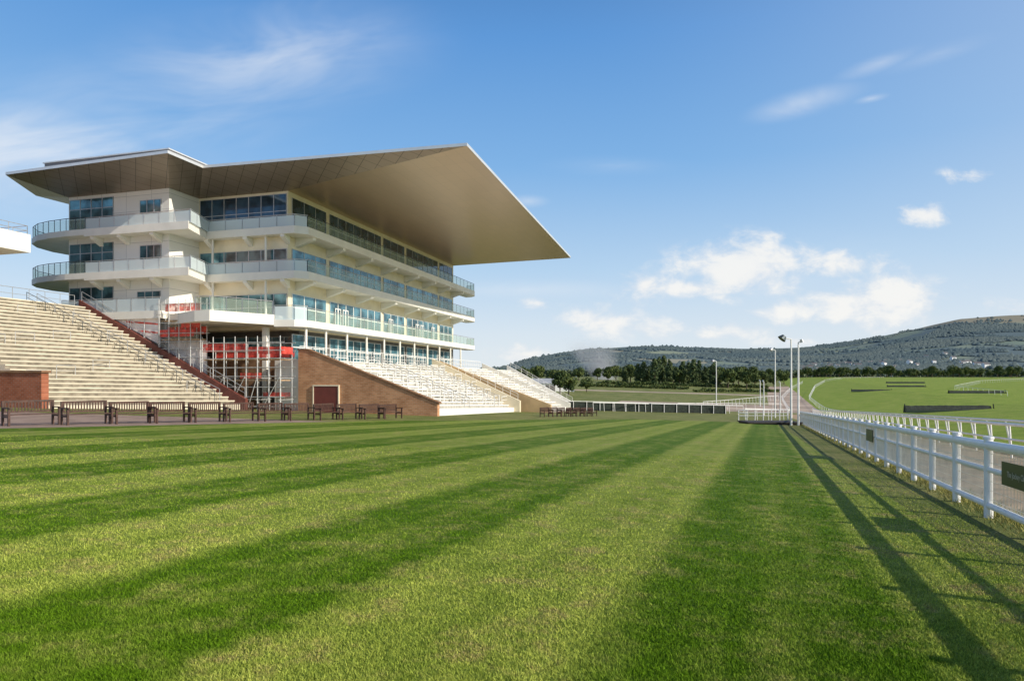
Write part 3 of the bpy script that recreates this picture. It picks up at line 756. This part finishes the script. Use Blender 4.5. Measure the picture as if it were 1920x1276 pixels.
# ------------------------------------------------------------------ trees
def leafcloud(nb,nl,rx,rz,zc,ls,seed,cone=False):
    r=np.random.default_rng(seed)
    if cone:
        zz=r.uniform(-1,1,nb); rad=(1-np.abs(zz)**2.6)*.6+.12; rad*=np.where(zz>0,1-.3*zz,1); a=r.uniform(0,6.28,nb)
        cen=np.stack([np.cos(a)*rx*rad*.6,np.sin(a)*rx*rad*.6,zc+zz*rz*.88],1); br=rx*r.uniform(.35,.65,nb)*np.where(zz>0,1-.4*zz,1)
    else:
        d=r.normal(size=(nb,3)); d/=np.linalg.norm(d,axis=1)[:,None]; q=r.uniform(.35,.8,nb)[:,None]
        cen=d*q*np.array([rx,rx,rz])+np.array([0,0,zc]); br=rx*r.uniform(.28,.48,nb)
    ci=r.integers(0,nb,nl); d=r.normal(size=(nl,3)); d/=np.linalg.norm(d,axis=1)[:,None]
    p=cen[ci]+d*(br[ci]*r.uniform(.65,1.05,nl))[:,None]
    a=r.normal(size=(nl,3)); a/=np.linalg.norm(a,axis=1)[:,None]; b=np.cross(a,d+.01); b/=np.linalg.norm(b,axis=1)[:,None]
    a*=ls*r.uniform(.6,1.3,nl)[:,None]; b*=ls*.7
    V=np.stack([p-a,p-b,p+a,p+b],1).reshape(-1,3)
    return V,np.arange(4*nl).reshape(nl,4)
def mktree(name,label,cone,seed,mat):
    e=thing(name,label,'tree',(0,0,-500))
    if cone: V,Fc=leafcloud(38,1600,2.1,5.0,5.3,.34,seed,True)
    else: V,Fc=leafcloud(20,1900,4.2,3.6,5.9,.42,seed)
    o=npmesh('crown',V,Fc,mat,None,None,None,4); o.parent=e
    m=MB(); ORG[e.name]=(0,0,0)
    m.tube((0,0,-.5),(0,0,4.5),.32,8,.18)
    for i in range(5):
        a=i*1.3+seed; m.tube((0,0,2+i*.5),(math.cos(a)*(.6 if cone else 2.4),math.sin(a)*(.6 if cone else 2.4),4.5+i*.6),.14,5,.05)
    m.obj('trunk',BARK,e); return e
T0=[mktree('broadleaf_tree','round dark green broadleaf tree beyond the course',False,i,LEAF) for i in (1,2,3)]
P0=[mktree('poplar_tree','tall narrow poplar tree in a row',True,i,LEAFP) for i in (5,6,8)]
for e in P0: e['group']='row of poplars'
for e in T0: e['group']='broadleaf trees'
used=set()
def place(pool,X,Y,sc,sz=None,z=None):
    k=rr.randrange(len(pool)); root=pool[k]; loc=(X,Y,(terr(X,Y) if z is None else z)-.2)
    if root.name not in used:
        used.add(root.name); root.location=loc; root.rotation_euler=(0,0,rr.uniform(0,6)); root.scale=(sc,sc,sz or sc)
    else: copy_tree(root,loc,rr.uniform(0,6),sc,sz)
def at(u,Y): return (u-960)/1280*Y
for u,hz in ((1172,.8),(1196,1.0),(1207,1.1),(1217,.95),(1227,1.25),(1236,1.42),(1245,1.45),(1255,1.3),(1268,.9),(1281,1.2),(1291,1.15),(1301,1.3),(1311,1.25),(1322,1.0),(1338,1.2),(1347,.95)):
    Y=330+rr.uniform(-15,15); place(P0,at(u,Y),Y,rr.uniform(1.,1.3),hz*.95)
for u,Y,s_ in ((1050,200,.75),(1066,190,.6),(1100,215,.5),(1036,230,.7),(1140,330,.85),(1365,300,.95),(1385,310,1.0),(1400,300,.85),(1350,330,.8),(1430,330,.8),(1450,340,.65),(1470,400,.8),(985,300,.8),(1010,320,.9),(1120,400,.8),(1085,380,.8),(1155,345,.9),(1182,350,1.0),(1200,350,.8),(1262,350,.95),(1274,320,.8),(1330,345,.9),(1415,320,.75),(1376,340,1.0)):
    place(T0,at(u,Y),Y,s_)
for i in range(60):
    u=1330+i*10+rr.uniform(-5,5); Y=rr.uniform(620,760); place(T0,at(u,Y),Y,rr.uniform(.6,1.35))
Vs=[];Fs=[];c=0
for i in range(900):
    k=rr.uniform(-.02,.85); Y=rr.uniform(760,1000); X=k*Y
    V,Fc=leafcloud(6,46,rr.uniform(5,8),rr.uniform(3,6.5),5,1.6,i)
    V=V+np.array([X,Y,terr(X,Y)-1]); Vs.append(V); Fs.append(Fc+c); c+=len(V)
npmesh('tree_belt',np.concatenate(Vs),np.concatenate(Fs),LEAFB,'distant belt of dark trees below the hills','woodland','stuff',4)
# hedges
for (u0,Y0,u1,Y1,hh) in ((1085,262,1290,262,1.6),(1120,300,1440,312,1.8),(1300,240,1460,262,1.3)):
    x0,x1=at(u0,Y0),at(u1,Y1); n=int(abs(x1-x0)*60); q=RNG.random(n)
    Xh=x0+(x1-x0)*q+RNG.normal(0,.2,n); Yh=Y0+(Y1-Y0)*q+RNG.normal(0,.6,n)
    Zb=np.array([terr(x_,y_) for x_,y_ in zip(Xh,Yh)])
    Zh=Zb+RNG.random(n)*hh*(.75+.35*np.sin(Xh*.7)*np.sin(Xh*.23+2))
    pc=np.stack([Xh,Yh,Zh],1); a_=RNG.normal(size=(n,3))*.2; b_=RNG.normal(size=(n,3))*.2
    V=np.stack([pc-a_,pc-b_,pc+a_,pc+b_],1).reshape(-1,3)
    npmesh('hedge',V,np.arange(4*n).reshape(n,4),LEAF,'uneven dark green hedge across the far grass','hedge',None,4)
hm=MB()
hm.cur=0; hm.box(-7,7,-4.5,4.5,-3,5.5); hm.prism([(-7,-4.5,5.5),(-7,4.5,5.5),(-7,0,9)],[(7,-4.5,5.5),(7,4.5,5.5),(7,0,9)])
hm.cur=1; hm.quad((-7.4,-5,5.3),(7.4,-5,5.3),(7.4,0,9.15),(-7.4,0,9.15)); hm.quad((7.4,5,5.3),(-7.4,5,5.3),(-7.4,0,9.15),(7.4,0,9.15))
h0=hm.obj('house',[PAINT,GREENR],label='small pale house on the hillside',cat='house',group='hillside houses')
for i in range(46):
    u=rr.choice([rr.uniform(1500,1700),rr.uniform(1500,1880)]); Y=rr.uniform(1150,1600); X=at(u,Y); z=hillz(X,Y)+2
    o=h0 if i==0 else h0.copy()
    if i: COL.objects.link(o)
    o.location=(X,Y,z); o.rotation_euler=(0,0,rr.uniform(-.6,.6)); s_=rr.uniform(.5,.85); o.scale=(s_,s_,s_)
bnx=thing('barn','low pale barn with grey roof beyond the stand','barn',(at(1035,215),215,terr(at(1035,215),215)))
x,y,z=ORG[bnx.name]
m=MB(); m.box(x-8,x+7,y,y+6,z-.5,z+2.4); m.obj('wall',PAINT,bnx)
m=MB(); m.prism([(x-8.4,y-.4,z+2.4),(x-8.4,y+6.4,z+2.4),(x-8.4,y+3,z+4)],[(x+7.4,y-.4,z+2.4),(x+7.4,y+6.4,z+2.4),(x+7.4,y+3,z+4)]); m.obj('roof',BARNR,bnx)
m=MB(); m.box(x-2,x+1,y-.05,y-.003,z-.4,z+1.9); m.obj('door',DARKIN,bnx)
# smoke
sx,sy=at(1112,420),420; szz=terr(sx,sy)
m=MB(); m.box(sx-36,sx+22,sy-12,sy+12,szz,szz+30)
mt=bpy.data.materials.new('smoke_haze'); mt.use_nodes=True; t=NT(mt.node_tree); t.n.remove(t.n['Principled BSDF'])
pv=t.new('ShaderNodeVolumeScatter'); pv.inputs['Color'].default_value=C(1,1,1); pv.inputs['Anisotropy'].default_value=0.
ps=t.new('ShaderNodeNewGeometry').outputs['Position']
mp=t.new('ShaderNodeVectorMath',operation='SUBTRACT'); t.l.new(ps,mp.inputs[0]); mp.inputs[1].default_value=(sx,sy,szz)
se=t.new('ShaderNodeSeparateXYZ'); t.l.new(mp.outputs[0],se.inputs[0])
zz_=t.math('DIVIDE',se.outputs[2],30.); xc=t.math('MULTIPLY_ADD',zz_,-14.,8.); wd_=t.math('MULTIPLY_ADD',zz_,15.,8.)
dx=t.math('DIVIDE',t.math('SUBTRACT',se.outputs[0],xc),wd_); dy=t.math('DIVIDE',se.outputs[1],12.)
dd=t.math('SUBTRACT',1,t.math('ADD',t.math('MULTIPLY',dx,dx),t.math('MULTIPLY',dy,dy)),clamp=True)
fade=t.ramp(zz_,(.2,.95,1,0)); ns=t.ramp(t.noise(ps,.11,3),(.3,.7,.3,1))
t.put(pv.inputs['Density'],t.math('MULTIPLY',t.math('MULTIPLY',dd,fade),t.math('MULTIPLY',ns,.1)))
t.l.new(pv.outputs[0],t.n['Material Output'].inputs['Volume'])
m.obj('smoke',mt,label='thin pale smoke rising beyond the trees',cat='smoke',kind='stuff')
# ------------------------------------------------------------------ light, sky
el=math.radians(29); hx,hy=.898,-.44
sun=bpy.data.lights.new('sun','SUN'); sun.energy=5.0; sun.angle=math.radians(.53); sun.color=(1,.92,.78)
so=bpy.data.objects.new('sun',sun); COL.objects.link(so)
sv=Vector((hx*math.cos(el),hy*math.cos(el),math.sin(el))); so.rotation_euler=sv.to_track_quat('Z','Y').to_euler()
w=bpy.data.worlds.new('World'); scene.world=w; w.use_nodes=True
t=NT(w.node_tree); bg=t.n['Background']
sky=t.new('ShaderNodeTexSky',sky_type='NISHITA'); sky.sun_disc=False; sky.sun_elevation=el; sky.sun_rotation=math.atan2(hx,hy)
sky.air_density=1.0; sky.dust_density=.6; sky.ozone_density=2.0
gen=t.new('ShaderNodeTexCoord').outputs['Generated']
sp_=t.new('ShaderNodeSeparateXYZ'); t.l.new(gen,sp_.inputs[0])
yy=t.math('MAXIMUM',sp_.outputs[1],.05)
kx=t.math('DIVIDE',sp_.outputs[0],yy); kz=t.math('DIVIDE',sp_.outputs[2],yy)
kv=t.comb(kx,kz,0.)
def ell(u,v,a,b,st,rot=0):
    mp=t.new('ShaderNodeMapping',vector_type='TEXTURE'); t.l.new(kv,mp.inputs[0])
    mp.inputs[1].default_value=((u-960)/1280,(715-v)/1280,0); mp.inputs[2].default_value=(0,0,rot); mp.inputs[3].default_value=(a/1280,b/1280,1)
    d=t.new('ShaderNodeVectorMath',operation='LENGTH'); t.l.new(mp.outputs[0],d.inputs[0])
    return t.math('MULTIPLY_ADD',d.outputs['Value'],-st,st)
def mx(L):
    r=L[0]
    for x in L[1:]: r=t.math('MAXIMUM',r,x)
    return t.math('MAXIMUM',r,0.)
vec=t.comb(kx,t.math('MULTIPLY',kz,1.6),0.)
nA=t.noise(vec,15,7,.6,.25); nB=t.noise(t.comb(t.math('ADD',kx,t.math('MULTIPLY',kz,-1.2)),t.math('MULTIPLY',kz,3),0.),3.5,4,.6,.5)
cu=mx([ell(*a) for a in ((1400,500,200,88,1.6),(1310,540,180,34,1.2),(1560,495,190,48,1.15),(1650,568,210,82,1.45),(1210,533,120,58,1.25),(1130,603,150,50,1.15),(1215,617,120,40,1.1),(1730,400,95,38,1.2),(1475,582,110,44,1.1),(1365,624,140,34,1.05),(1010,570,80,28,.8),(1820,328,90,26,.85),(1900,580,130,36,1.),(985,665,160,36,1.),(1500,640,280,34,.75))])
cd=t.ramp(t.math('ADD',cu,t.math('MULTIPLY',t.math('SUBTRACT',nA,.5),2.6)),(.3,1.15))
cd=t.math('MULTIPLY',cd,t.ramp(cu,(.0,.5)))
ci=mx([ell(*a) for a in ((490,110,420,150,.95,.1),(30,290,360,140,1.7),(230,220,480,160,.7),(1510,192,140,34,1.0,.25),(1650,118,110,22,.8,.35),(1632,185,45,10,.8,.2),(980,542,260,26,.8),(990,377,50,16,.9),(1760,100,150,24,.5,.3),(1150,310,180,26,.4),(1500,520,420,120,.6))])
cc=t.math('MULTIPLY',t.ramp(ci,(0,1.2)),t.ramp(nB,(.2,.75)))
z_=sp_.outputs[2]
def cr(f,stops):
    n=t.new('ShaderNodeValToRGB'); t.put(n.inputs[0],f); e=n.color_ramp.elements
    e[0].position=stops[0][0]; e[0].color=C(*stops[0][1]); e[1].position=stops[-1][0]; e[1].color=C(*stops[-1][1])
    for p,c in stops[1:-1]: q=e.new(p); q.color=C(*c)
    return n.outputs[0]
grad=cr(z_,[(0,(.82,.88,.92)),(.07,(.72,.82,.92)),(.16,(.49,.69,.91)),(.3,(.23,.48,.84)),(.45,(.12,.34,.74)),(.6,(.05,.17,.45)),(1,(.02,.07,.22))])
sd=t.dot(gen,(hx*math.cos(el),hy*math.cos(el),math.sin(el)))
low=t.ramp(z_,(.42,.62,.66,.2))
grad=t.mix(t.math('MULTIPLY',t.ramp(sd,(-.1,1.0,0,1)),low),grad,C(.76,.82,.9))
grad10=t.new('ShaderNodeVectorMath',operation='SCALE'); t.l.new(grad,grad10.inputs[0]); grad10.inputs['Scale'].default_value=10.
out=t.mix(.88,sky.outputs[0],grad10.outputs[0])
shade=t.ramp(t.math('ADD',nA,t.math('MULTIPLY',cu,.25)),(.5,.85))
ccol=t.mix(shade,C(7.4,7.8,8.5),C(9.7,9.5,9.1))
out=t.mix(t.math('MULTIPLY',cc,.7),out,C(8.6,8.9,9.3)); out=t.mix(t.math('MULTIPLY',cd,.85),out,ccol)
t.put(bg.inputs[0],out); bg.inputs[1].default_value=.1
# ------------------------------------------------------------------ camera
cam=bpy.data.cameras.new('camera'); cam.lens=24; cam.sensor_width=36; cam.shift_y=.0403; cam.clip_end=20000; cam.clip_start=.1
co=bpy.data.objects.new('camera',cam); COL.objects.link(co); co.location=(0,0,1.8); co.rotation_euler=(math.pi/2,0,0)
scene.camera=co
scene.view_settings.view_transform='Standard'; scene.view_settings.look='None'; scene.view_settings.exposure=0
